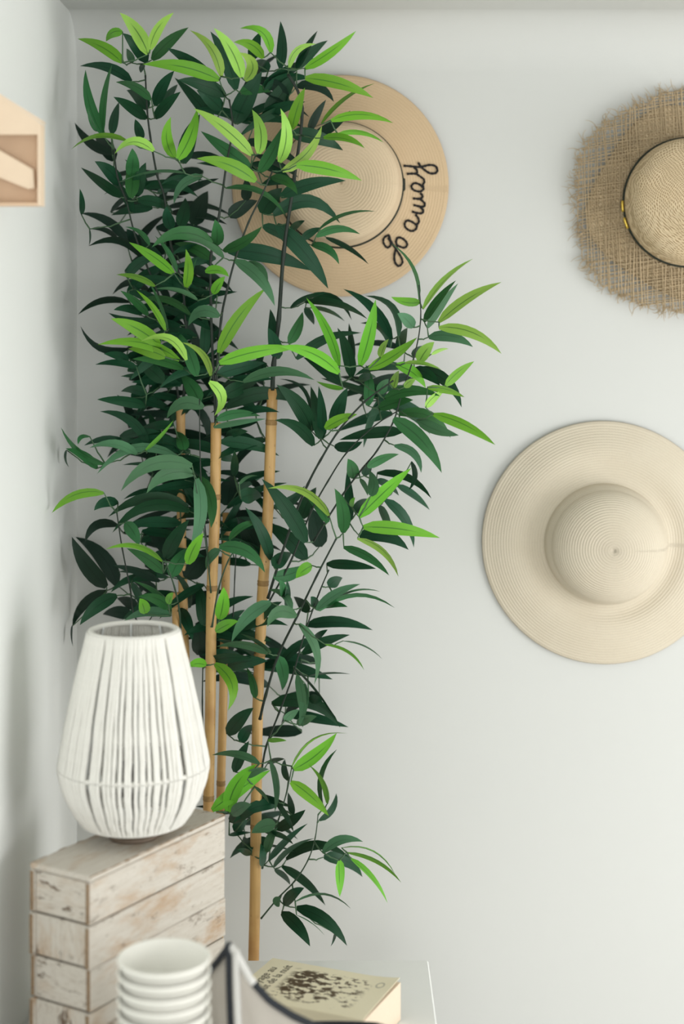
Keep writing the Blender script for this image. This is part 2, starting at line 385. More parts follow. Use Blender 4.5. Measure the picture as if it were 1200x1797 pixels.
strokes = [
 [(190,1290),(185,1220),(120,1262),(110,1330),(150,1395),(185,1402),(222,1360),(205,1290),(190,1215),(225,1310),(270,1385),(330,1470),(385,1560),(398,1630),(350,1682),(300,1650),(275,1570),(285,1470),(315,1390)],
 [(315,1375),(300,1310),(330,1255),(400,1270),(455,1320),(467,1370),(425,1407),(355,1388),(312,1365)],
 [(605,1065),(540,1020),(470,1000),(430,1040),(440,1100),(490,1142),(545,1157),(605,1120),(615,1060),(643,1020),(632,960),(590,910)],
 [(540,865),(620,888),(690,888),(708,845),(662,800)],
 [(563,768),(640,785),(712,792),(732,748),(690,700),(660,680)],
 [(552,670),(640,676),(692,655),(690,615),(662,590)],
 [(700,500),(650,460),(580,442),(530,480),(545,530),(600,560),(670,562),(712,525),(700,465),(722,430),(715,380),(660,340),(600,300)],
 [(460,305),(540,300),(602,296),(612,250),(570,208)],
 [(410,185),(520,190),(620,200),(720,185),(800,165),(890,180),(922,240),(890,287),(810,290),(740,250),(680,200),(630,130)]]
def catmull(P, k=5):
    out = []
    for i in range(len(P)-1):
        p0, p1, p2, p3 = P[max(i-1, 0)], P[i], P[i+1], P[min(i+2, len(P)-1)]
        for j in range(k):
            t = j/k
            out.append(tuple(0.5*((2*p1[a])+(-p0[a]+p2[a])*t+(2*p0[a]-5*p1[a]+4*p2[a]-p3[a])*t*t+(-p0[a]+3*p1[a]-3*p2[a]+p3[a])*t**3) for a in range(len(p1))))
    out.append(tuple(P[-1])); return out
for s_ in strokes:
    pts = []
    for (cx, cy) in catmull(s_, 4):
        w = at(660+cx/SC, 270+cy/SC, 2.775); lx, ly = w.x-h.location.x, w.z-h.location.z
        r, th = math.hypot(lx, ly), math.atan2(ly, lx)
        pts.append((lx, ly, brim1_z(r, th)+0.0012))
    b = MB(); b.tube(pts, [0.0020+0.0004*math.sin(i*2.1) for i in range(len(pts))], 6); b.build('stitched_letter', M['black_cord'], h, pts[0])

# 2: wide cream sun hat
h = hat_at(1061, 953, 2.785, 'sun_hat', 'large cream straw sun hat with wide round brim, lowest on the wall')
def brim3(r, z, th):
    k = max(0, min(1, (r-0.10)/0.115)); bump = 0.010*math.exp(-((r-0.165)/0.035)**2)*(0.6+0.4*math.cos(th-1.9))
    dip = -0.010*math.exp(-((r-0.120)/0.018)**2)*(0.5-0.5*math.sin(th-0.4))
    return r*(1+0.006*math.cos(2*th+1)), 0.0065+0.018*(1-k)+bump+dip+0.002*math.sin(3*th)
b = MB(); b.lathe([(0.098+0.1155*i/24, 0) for i in range(25)][::-1], 110, brim3); o = b.build('brim', M['straw_cream'], h); add_solid(o)
prof = arc(0.106, 0.016, 0.0975, 0.056, 8, -0.003)+[(0.0975*math.cos(a_)**0.9 if a_ < PI/2-0.02 else 0.0005, 0.056+0.052*math.sin(a_)) for a_ in [PI/2*i/18 for i in range(1, 19)]]
b = MB(); b.lathe(prof, 110, lambda r, z, th: (r*(1+0.012*math.cos(2*th+0.8)), z)); o = b.build('crown', M['straw_cream'], h); add_solid(o)
# 3: frayed raffia hat
h = hat_at(1201, 357, 2.785, 'raffia_hat', 'brown raffia hat with ragged frayed brim and dark cord band')
def brim2_z(r, th): return 0.014+0.020*max(0, 1-(r-0.1)/0.105)+0.007*math.sin(3*th+0.5)*(r/0.2)**2+0.004*math.sin(7*th)*(r/0.2)**3
rng = random.Random(3)
edge = [0.199+0.007*math.sin(5*2*PI*i/180+1)+rng.uniform(-0.004, 0.003) for i in range(180)]
def edge_r(th): return edge[int((th % (2*PI))/(2*PI)*180) % 180]
b = MB(); b.lathe([(0.098+0.066*i/14, 0) for i in range(15)][::-1], 110, lambda r, z, th: (r*(1+(r-0.098)*0.9*math.sin(4*th+0.7)), brim2_z(r, th)-0.002)); o = b.build('brim', M['raffia_weave'], h); add_solid(o)
b = MB(); sp = 0.0058
def lattice(ang, kmax, off):
    ca, sa = math.cos(ang), math.sin(ang)
    for k in range(-kmax, kmax+1):
        q = k*sp+rng.uniform(-0.0015, 0.0015); run = []
        wv = rng.uniform(0, 6); rr_ = rng.uniform(0.0010, 0.0019)
        for i in range(-42, 43):
            p = i*0.0053; qq = q+0.0018*math.sin(p*28+wv)
            x, y = ca*p-sa*qq, sa*p+ca*qq; r, th = math.hypot(x, y), math.atan2(y, x)
            if 0.112 < r < edge_r(th): run.append((x, y, brim2_z(r, th)+off+0.0008*((i+k) % 2)))
            else:
                if len(run) > 2: b.tube(run, rr_, 3, False)
                run = []
        if len(run) > 2: b.tube(run, rr_, 3, False)
lattice(0.15, 37, 0.0003); lattice(0.15+PI/2-0.12, 37, 0.0012)
o = b.build('woven_strands', M['raffia_fibre'], h); o['kind'] = 'stuff'
b = MB()
for i in range(620):
    th = rng.uniform(0, 2*PI); r0 = edge_r(th)-rng.uniform(0.0, 0.016); L = rng.uniform(0.008, 0.026); an = th+rng.gauss(0, 0.75)
    z0 = brim2_z(r0, th); P = []; x, y = r0*math.cos(th), r0*math.sin(th); z = z0; cv = rng.gauss(0, 0.35); dz = rng.uniform(-0.0006, 0.0022)
    for k in range(5):
        P.append((x, y, max(z, 0.003))); x += math.cos(an)*L/4; y += math.sin(an)*L/4; an += cv; z += dz
    b.tube(P, [0.0007, 0.0007, 0.0006, 0.0005, 0.0003], 3, False)
o = b.build('frayed_edge', M['raffia_fibre'], h); o['kind'] = 'stuff'
prof = arc(0.108, 0.030, 0.106, 0.075, 7, -0.003)+arc(0.106, 0.075, 0.088, 0.108, 7, -0.007)[1:]+arc(0.088, 0.108, 0.0006, 0.117, 12, -0.004)[1:]
b = MB(); b.lathe(prof, 110); o = b.build('crown', M['raffia_weave'], h); add_solid(o)
b = MB(); b.torus(0.1105, 0.0026, 0.040, 96, 6); o = b.build('cord_band', M['dark_band'], h)
for (th0, th1) in ((PI+0.145, PI-0.045+0.02), (PI+0.41, PI+0.235)):
    b = MB(); b.tube([(0.1135*math.cos(th0+(th1-th0)*k/4), 0.1135*math.sin(th0+(th1-th0)*k/4), 0.043) for k in range(5)], 0.0026, 8); b.build('gold_bead', M['gold'], o)

# ------------------------------------------------------------ pale wooden wall box (top left)
d = 2.12; P = lambda px, py: at(px, py, d)
hb = tag(empty('wall_box', (WALL_X, d, P(0, 360).z)), 'pale pine wall box with sloped top and slanting rail, upper left', 'wall box')
ox, oy, oz = hb.location
def prism(name, poly, y0, y1, m, parent=hb):
    pts = [at(px, py, d) for px, py in poly]; n_ = len(pts)
    V = [(max(p.x, WALL_X)-ox, y0, p.z-oz) for p in pts]+[(max(p.x, WALL_X)-ox, y1, p.z-oz) for p in pts]
    F = [tuple(range(n_)), tuple(range(2*n_-1, n_-1, -1))]+[(i, i+n_, (i+1) % n_+n_, (i+1) % n_) for i in range(n_)]
    return obj(name, V, F, m, parent, V[0], smooth=False)
XL = -14.2
prism('gable_panel', [(XL, 161), (65.9, 212), (65.9, 236), (XL, 236)], 0.0, 0.006, M['pine'])
prism('roof_board', [(XL, 156), (72, 210), (72, 215), (XL, 161)], 0.0, 0.030, M['pine'])
prism('side_board', [(66, 213), (71, 216), (71, 360), (66, 360)], 0.0, 0.030, M['pine'])
prism('floor_board', [(XL, 356), (65.9, 356), (65.9, 360), (XL, 360)], 0.0, 0.030, M['pine_d'])
prism('back_panel', [(XL, 170), (65.9, 216), (65.9, 355.9), (XL, 355.9)], 0.026, 0.030, M['pine_d'])
prism('slanting_rail', [(XL, 256), (57, 297), (59, 330), (48, 331), (XL, 306)], 0.004, 0.016, M['pine'])

# ------------------------------------------------------------ whitewashed crate
CR_LOC = Vector((-0.330, 2.09, TABLE_Z)); CL, CW, CH = 0.305, 0.105, 0.2953
ang = math.atan2(1, 0.607)
cr = tag(empty('wooden_crate', CR_LOC, (0, 0, ang)), 'whitewashed plank crate standing on the table under the cord lamp', 'crate')
# local: x along the long side (into depth/right), y to the left (short side)
NL = 5; lh = (CH-0.008)/NL; tk = 0.008
offs = [0.0, 0.0022, -0.0030, 0.0015, 0.0]
for i in range(NL):
    z0 = i*lh+0.0007; z1 = (i+1)*lh-0.0007; k = NL-1-i; e = offs[k]
    for (y0, y1) in ((0, tk), (CW-tk, CW)):
        b = MB(); b.box(-e, CL-e, y0-e*0.4, y1-e*0.4, z0, z1, 0.0016); b.build('plank', M['wood_side'], cr, (CL/2, (y0+y1)/2, z0), smooth=False)
        b = MB(); b.box(-e-0.0006, -e+0.0003, y0-e*0.4+0.0012, y1-e*0.4-0.0012, z0+0.0015, z1-0.0015); b.build('worn_plank_end', M['wood_edge'], cr, (-e, (y0+y1)/2, z0), smooth=False)
    for j, x0 in enumerate((0.0025, CL-0.0025-tk)):
        b = MB(); b.box(x0, x0+tk, tk+0.0006, CW-tk-0.0006, z0+0.0008, z1-0.0008, 0.0012)
        b.build('end_plank', M['wood_end_h'] if k % 2 == 0 else M['wood_end_v'], cr, (x0, CW/2, z0), smooth=False)
b = MB(); b.box(0.0, CL, 0.0, CW, CH-0.008, CH, 0.0016); b.build('lid', M['wood_top'], cr, (CL/2, CW/2, CH-0.008), smooth=False)
for (x0, x1, y0, y1) in ((0.0, CL, -0.0004, 0.0012), (0.0, CL, CW-0.0012, CW+0.0004)):
    b = MB(); px_ = [x0+(x1-x0)*i/40 for i in range(41)]; r_ = random.Random(int(y0*1e5))
    b.tube([(x, (y0+y1)/2, CH-0.0010) for x in px_], [abs(r_.gauss(0.0004, 0.0006))+0.0002 for _ in px_], 4); b.build('worn_edge', M['wood_edge'], cr, (CL/2, (y0+y1)/2, CH))

# ------------------------------------------------------------ cord lamp
lx, ly = -0.294, 2.252; LZ = TABLE_Z+CH
lp = tag(empty('cord_lamp', (lx, ly, LZ)), 'white pear-shaped lamp wound with cotton cord on the wooden crate', 'lamp')
rt, zt, rm, zm, rb, zb = 0.0605, 0.2895, 0.1020, 0.1020, 0.0690, 0.0235
b = MB(); b.lathe([(0.0005, 0), (0.034, 0), (0.036, 0.003), (0.034, 0.006), (0.012, 0.008), (0.0005, 0.008)], 32); b.build('foot', M['foot'], lp)
b = MB(); b.lathe([(0.0005, 0.008), (0.006, 0.008), (0.006, 0.055), (0.019, 0.058), (0.020, 0.102), (0.016, 0.106), (0.0005, 0.106)], 24); sk = b.build('socket', M['socket'], lp)
b = MB(); b.lathe([(0.012, 0.104)]+[(0.027*math.sin(a_), 0.150-0.027*math.cos(a_)) for a_ in [0.5+(PI-0.5)*i/12 for i in range(13)]], 24); b.build('bulb', M['bulb'], lp)
def ring(name, R, z, r=0.0035, wraps=120):
    b = MB(); b.torus(R, r, z, 240, 8, lambda rr, zz, th: (rr+0.0006*math.sin(th*wraps), zz)); return b.build(name, M['cord'], lp)
ring('top_ring', rt, zt, 0.0042); ring('middle_ring', rm-0.0015, zm, 0.0036); ring('bottom_ring', rb, zb, 0.0036)
for k in range(8):
    a_ = 2*PI*(k+0.25)/8; b = MB(); c_, s_ = math.cos(a_), math.sin(a_); q = 0.004
    b.tube([((rt-q)*c_, (rt-q)*s_, zt), ((rm-q)*c_, (rm-q)*s_, zm), ((rb-q)*c_, (rb-q)*s_, zb), (0.006*c_, 0.006*s_, 0.012)], 0.0016, 6); b.build('rib_wire', M['wire'], lp)
rng = random.Random(5)
def cord_mesh(r0, z0, r1, z1, sd, bow):
    rr = random.Random(sd); b = MB(); P = []; nseg = 14; ph = rr.uniform(0, 6)
    for i in range(nseg):
        t = i/(nseg-1); R = r0+(r1-r0)*t+0.0022+bow*4*t*(1-t); z = z0+(z1-z0)*t; w = 0.0007*math.sin(t*9+ph)*math.sin(PI*t)
        P.append((R, w, z))
    b.tube(P, [0.0031+rr.uniform(-0.0005, 0.0005) for _ in P], 6, False)
    return b
NC = 92; up = []; lo = []
for k in range(3):
    up.append(cord_mesh(rt, zt, rm, zm, k, 0.0025)); lo.append(cord_mesh(rm, zm, rb, zb, 10+k, 0.0065))
protos_u = []; protos_l = []
for k in range(NC):
    jt = rng.gauss(0, 0.014); a_ = 2*PI*k/NC+jt
    for (lst, protos) in ((up, protos_u), (lo, protos_l)):
        v = k % 3
        if k < 3: o = lst[v].build('cord', M['cord'], lp); protos.append(o)
        else: o = protos[v].copy(); COL.objects.link(o); o.parent = lp
        o.rotation_euler = (0, 0, a_)

# ------------------------------------------------------------ nested paper cups
CX, CY = (288-HX)*1.92/FPX, 1.92
CR, CHT, CB, SPC = 0.0548, 0.088, 0.0405, 0.0157
cup = MB()
cup.lathe([(0.0005, 0.003), (CB-0.004, 0.003), (CB-0.0005, 0.0), (CB, 0.001), (CR-0.0022, CHT-0.004), (CR+0.0006, CHT-0.0045), (CR+0.0014, CHT-0.002), (CR+0.0004, CHT-0.0002), (CR-0.0012, CHT-0.0004), (CR-0.0032, CHT-0.003), (CB-0.0012, 0.0045), (0.0005, 0.0045)], 56)
cseam = MB(); th0 = -PI/2+0.35
nst = int(round((TABLE_Z+0.257-CHT-TABLE_Z)/SPC))+1
proto = None
names = ['topmost', 'second', 'third', 'fourth', 'fifth', 'sixth']
for i in range(nst):
    z = TABLE_Z+i*SPC; k = nst-1-i; r_ = random.Random(i)
    loc = (CX+r_.uniform(-0.0006, 0.0006), CY+r_.uniform(-0.0006, 0.0006), z)
    if proto is None: proto = cup.build('paper_cup', M['paper'], None, loc=loc); o = proto; 
    else: o = proto.copy(); COL.objects.link(o); o.location = loc
    o.rotation_euler = (0, 0, r_.uniform(-0.05, 0.05))
    if k == 0: lab = 'topmost white round cup of the nested stack, its empty inside showing'
    elif k < 6: lab = names[k]+' white round cup from the top of the nested stack'
    else: lab = 'white round cup low in the nested stack before the crate'
    tag(o, lab, 'cup', 'white cups nested in one stack')

# ------------------------------------------------------------ canvas pouch with dark binding
PA, PB, PC, PD = Vector((-0.140, 1.995)), Vector((-0.178, 2.085)), Vector((0.045, 2.115)), Vector((0.055, 1.985))
cen = (PA+PB+PC+PD)/4
bagl = (cen.x, cen.y, TABLE_Z)
bag = tag(empty('canvas_pouch', bagl), 'open greige canvas pouch with charcoal bound rim between cups and book', 'pouch')
def lerp2(a, b_, n_): return [a+(b_-a)*i/n_ for i in range(n_)]
plan = []; hts = []
def side(p, q, ctrl, hfun, n_=14):
    for i in range(n_):
        t = i/n_; plan.append(p*(1-t)**2+ctrl*2*t*(1-t)+q*t*t); hts.append(hfun(t))
hA = 0.243
side(PA, PD, (PA+PD)/2+Vector((0, -0.025)), lambda t: float(np.interp(t, [0, 0.06, 0.13, 0.26, 0.40, 0.54, 1.0], [hA, 0.226, 0.203, 0.178, 0.162, 0.150, 0.128])), 32)
side(PD, PC, (PD+PC)/2+Vector((0.03, 0)), lambda t: 0.128-0.040*t, 10)
side(PC, PB, (PC+PB)/2+Vector((0, 0.03)), lambda t: 0.088+0.085*t**7, 18)
side(PB, PA, (PA+PB)/2+Vector((-0.008, -0.004)), lambda t: 0.173+(hA-0.173)*t**1.4, 16)
npl = len(plan); V = []; F = []; rows = 9
def wallpts(inset, z_in):
    out = []
    for j in range(rows+1):
        for i in range(npl):
            t = j/rows; p = cen+(plan[i]-cen)*(0.86+0.14*math.sin(t*PI/2)); dirc = (cen-p).normalized()
            p = p+dirc*inset+dirc*0.003*math.sin(i*0.7+j)*math.sin(PI*t); zz = z_in+(hts[i]-z_in)*t
            out.append((p.x-cen.x, p.y-cen.y, zz))
    return out
V = wallpts(0, 0.0)+wallpts(0.004, 0.004); n1 = npl*(rows+1)
for base, flip in ((0, False), (n1, True)):
    for j in range(rows):
        for i in range(npl):
            q = (base+j*npl+i, base+j*npl+(i+1) % npl, base+(j+1)*npl+(i+1) % npl, base+(j+1)*npl+i); F.append(q[::-1] if flip else q)
    F.append(tuple(base+i for i in range(npl))[::-1] if not flip else tuple(base+i for i in range(npl)))
for i in range(npl): F.append((rows*npl+i, rows*npl+(i+1) % npl, n1+rows*npl+(i+1) % npl, n1+rows*npl+i))
obj('body', V, F, M['canvas'], bag)
rim = [((plan[i % npl]-cen).x, (plan[i % npl]-cen).y, hts[i % npl]+0.001) for i in range(npl+1)]
b = MB(); b.tube(rim[5:], 0.0046, 8); b.build('rim_binding', M['trim'], bag)
b = MB(); b.tube(rim[:6], 0.0048, 8); b.build('pale_rim_binding', M['piping'], bag)
sm = []; sp2 = []
for j in range(rows, -1, -1):
    t = j/rows; p = (plan[0]-cen)*(0.86+0.14*math.sin(t*PI/2)); off = (plan[0]-cen).normalized()*0.002
    sm.append((p.x+off.x, p.y+off.y, hts[0]*t+0.003)); sp2.append((p.x+off.x+0.0095, p.y+off.y-0.003, hts[0]*t*0.97+0.003))
b = MB(); b.tube(sm, 0.0042, 8); b.build('seam_binding', M['trim'], bag)
b = MB(); b.tube(sp2, 0.0050, 8); b.build('piping', M['piping'], bag)

# ------------------------------------------------------------ book
BT = 0.058; bl = Vector((-0.105, 2.416, TABLE_Z)); ba = math.radians(-23.5)
bk = tag(empty('paperback_book', bl, (0, 0, ba)), 'thick yellowed paperback with inky cover drawing lying on the white table', 'book')
BU, BV = 0.206, 0.140
b = MB(); b.box(0, BU, -BV, 0, 0, 0.0012); b.build('back_cover', M['cover'], bk, (0, 0, 0), smooth=False)
b = MB(); b.box(0, BU, -BV-0.0012, -BV, 0, BT-0.0010); b.build('spine', M['cover'], bk, (0, -BV, 0), smooth=False)
b = MB(); b.box(0.0015, BU+0.0025, -BV, -0.0015, 0.0013, BT-0.0022); b.build('page_block', M['pages'], bk, (0, 0, 0.0013), smooth=False)
V = []; F = []; nx_, ny_ = 16, 12
for lay in (0.0, -0.0010):
    for j in range(ny_+1):
        for i in range(nx_+1):
            u, v = i/nx_, j/ny_; lift = 0.0045*max(0, u-0.72)**2/0.0784*(1-v)+0.0003
            V.append((u*(BU+0.0005), -v*BV, BT-0.0010+lift+lay))
nn_ = (nx_+1)*(ny_+1)
for j in range(ny_):
    for i in range(nx_):
        q = (j*(nx_+1)+i, (j+1)*(nx_+1)+i, (j+1)*(nx_+1)+i+1, j*(nx_+1)+i+1); F.append(q); F.append(tuple(k+nn_ for k in q[::-1]))
bd = [i for i in range(nx_+1)]+[(j+1)*(nx_+1)-1 for j in range(1, ny_+1)]+[ny_*(nx_+1)+i for i in range(nx_-1, -1, -1)]+[j*(nx_+1) for j in range(ny_-1, 0, -1)]
for i in range(len(bd)): a_, c_ = bd[i], bd[(i+1) % len(bd)]; F.append((a_, c_, c_+nn_, a_+nn_))
fc = obj('front_cover', V, F, M['cover'], bk, (0, 0, 0), smooth=False)
def lettering(txt, size, x, y, z, parent, rot):
    cu = bpy.data.curves.new('txt', 'FONT'); cu.body = txt; cu.size = size; cu.extrude = 0.00008; cu.align_x = 'CENTER'
    to = bpy.data.objects.new('txt', cu); COL.objects.link(to); dg = bpy.context.evaluated_depsgraph_get()
    me = bpy.data.meshes.new_from_object(to.evaluated_get(dg)); bpy.data.objects.remove(to)
    me.materials.clear(); me.materials.append(M['print']); o = bpy.data.objects.new('title_lettering', me); link_obj(o, parent)
    o.location = (x, y, z); o.rotation_euler = (0, 0, rot); return o
lettering('Voyage au', 0.0195, 0.023, -BV*0.5, BT-0.0004, fc, PI/2)
lettering('bout de la nuit', 0.0185, 0.041, -BV*0.5, BT-0.0004, fc, PI/2)

# ------------------------------------------------------------ bamboo plant
PX, PY = -0.205, 2.64
plant = tag(empty('bamboo_plant', (PX, PY, 0)), 'tall potted bamboo with tan canes and long green leaves in the corner', 'plant')
PO = Vector((PX, PY, 0))
b = MB(); b.lathe([(0.0005, 0.0), (0.080, 0.0), (0.085, 0.005), (0.104, 0.225), (0.110, 0.226), (0.111, 0.245), (0.103, 0.246), (0.098, 0.205), (0.0005, 0.205)], 40); b.build('pot', M['pot'], plant)
b = MB(); b.lathe([(0.0975, 0.207), (0.06, 0.214), (0.0005, 0.217)], 32); b.build('soil', M['soil'], plant)
def cane(pts, rpx, foot, nodes, d):
    W3 = [at(x, y, dd) for (x, y, dd) in [(p+(d,))[:3] for p in pts]]+[Vector((foot[0], foot[1], 0.212))]
    P = [tuple(w-PO) for w in W3]; P = catmull(P, 6); r = rpx*d/FPX
    b = MB(); b.tube(P, r, 14); o = b.build('cane', M['bamboo'], plant, P[0])
    for y in nodes:
        best = min(range(len(P)-1), key=lambda i: abs((EYE-(P[i][2]))*FPX/(P[i][1]+PY)+HY-y))
        a_, c_ = Vector(P[best]), Vector(P[best+1]); t_ = (c_-a_).normalized()
        b = MB(); b.tube([a_-t_*0.0045, a_-t_*0.0022, a_, a_+t_*0.0022, a_+t_*0.0045], [r*1.005, r*1.09, r*1.02, r*1.10, r*1.005], 14, False)
        n_ = obj('node_ring', b.V, b.F, M['node'], o, P[0], True, b.U); n_.location = (0, 0, 0)
    return o
cane([(478, 682), (470, 900), (460, 1050), (452, 1250), (449, 1450), (445, 1680)], 9.6, (-0.160, 2.62), (742, 1018, 1150, 1438), 2.625)
cane([(379, 742), (377, 900), (371, 1060), (369, 1250), (366, 1400), (364, 1560)], 9.4, (-0.225, 2.60), (872, 1040, 1392), 2.60)
cane([(398, 900), (393, 1160), (391, 1250), (387, 1400), (384, 1560)], 7.6, (-0.205, 2.69), (1372, 1165), 2.68)
cane([(317, 700), (318, 900), (322, 1080), (330, 1400)], 8.0, (-0.262, 2.66), (790, 1030), 2.67)
cane([(306, 1040), (309, 1100), (322, 1400)], 6.5, (-0.245, 2.60), (1060,), 2.62)

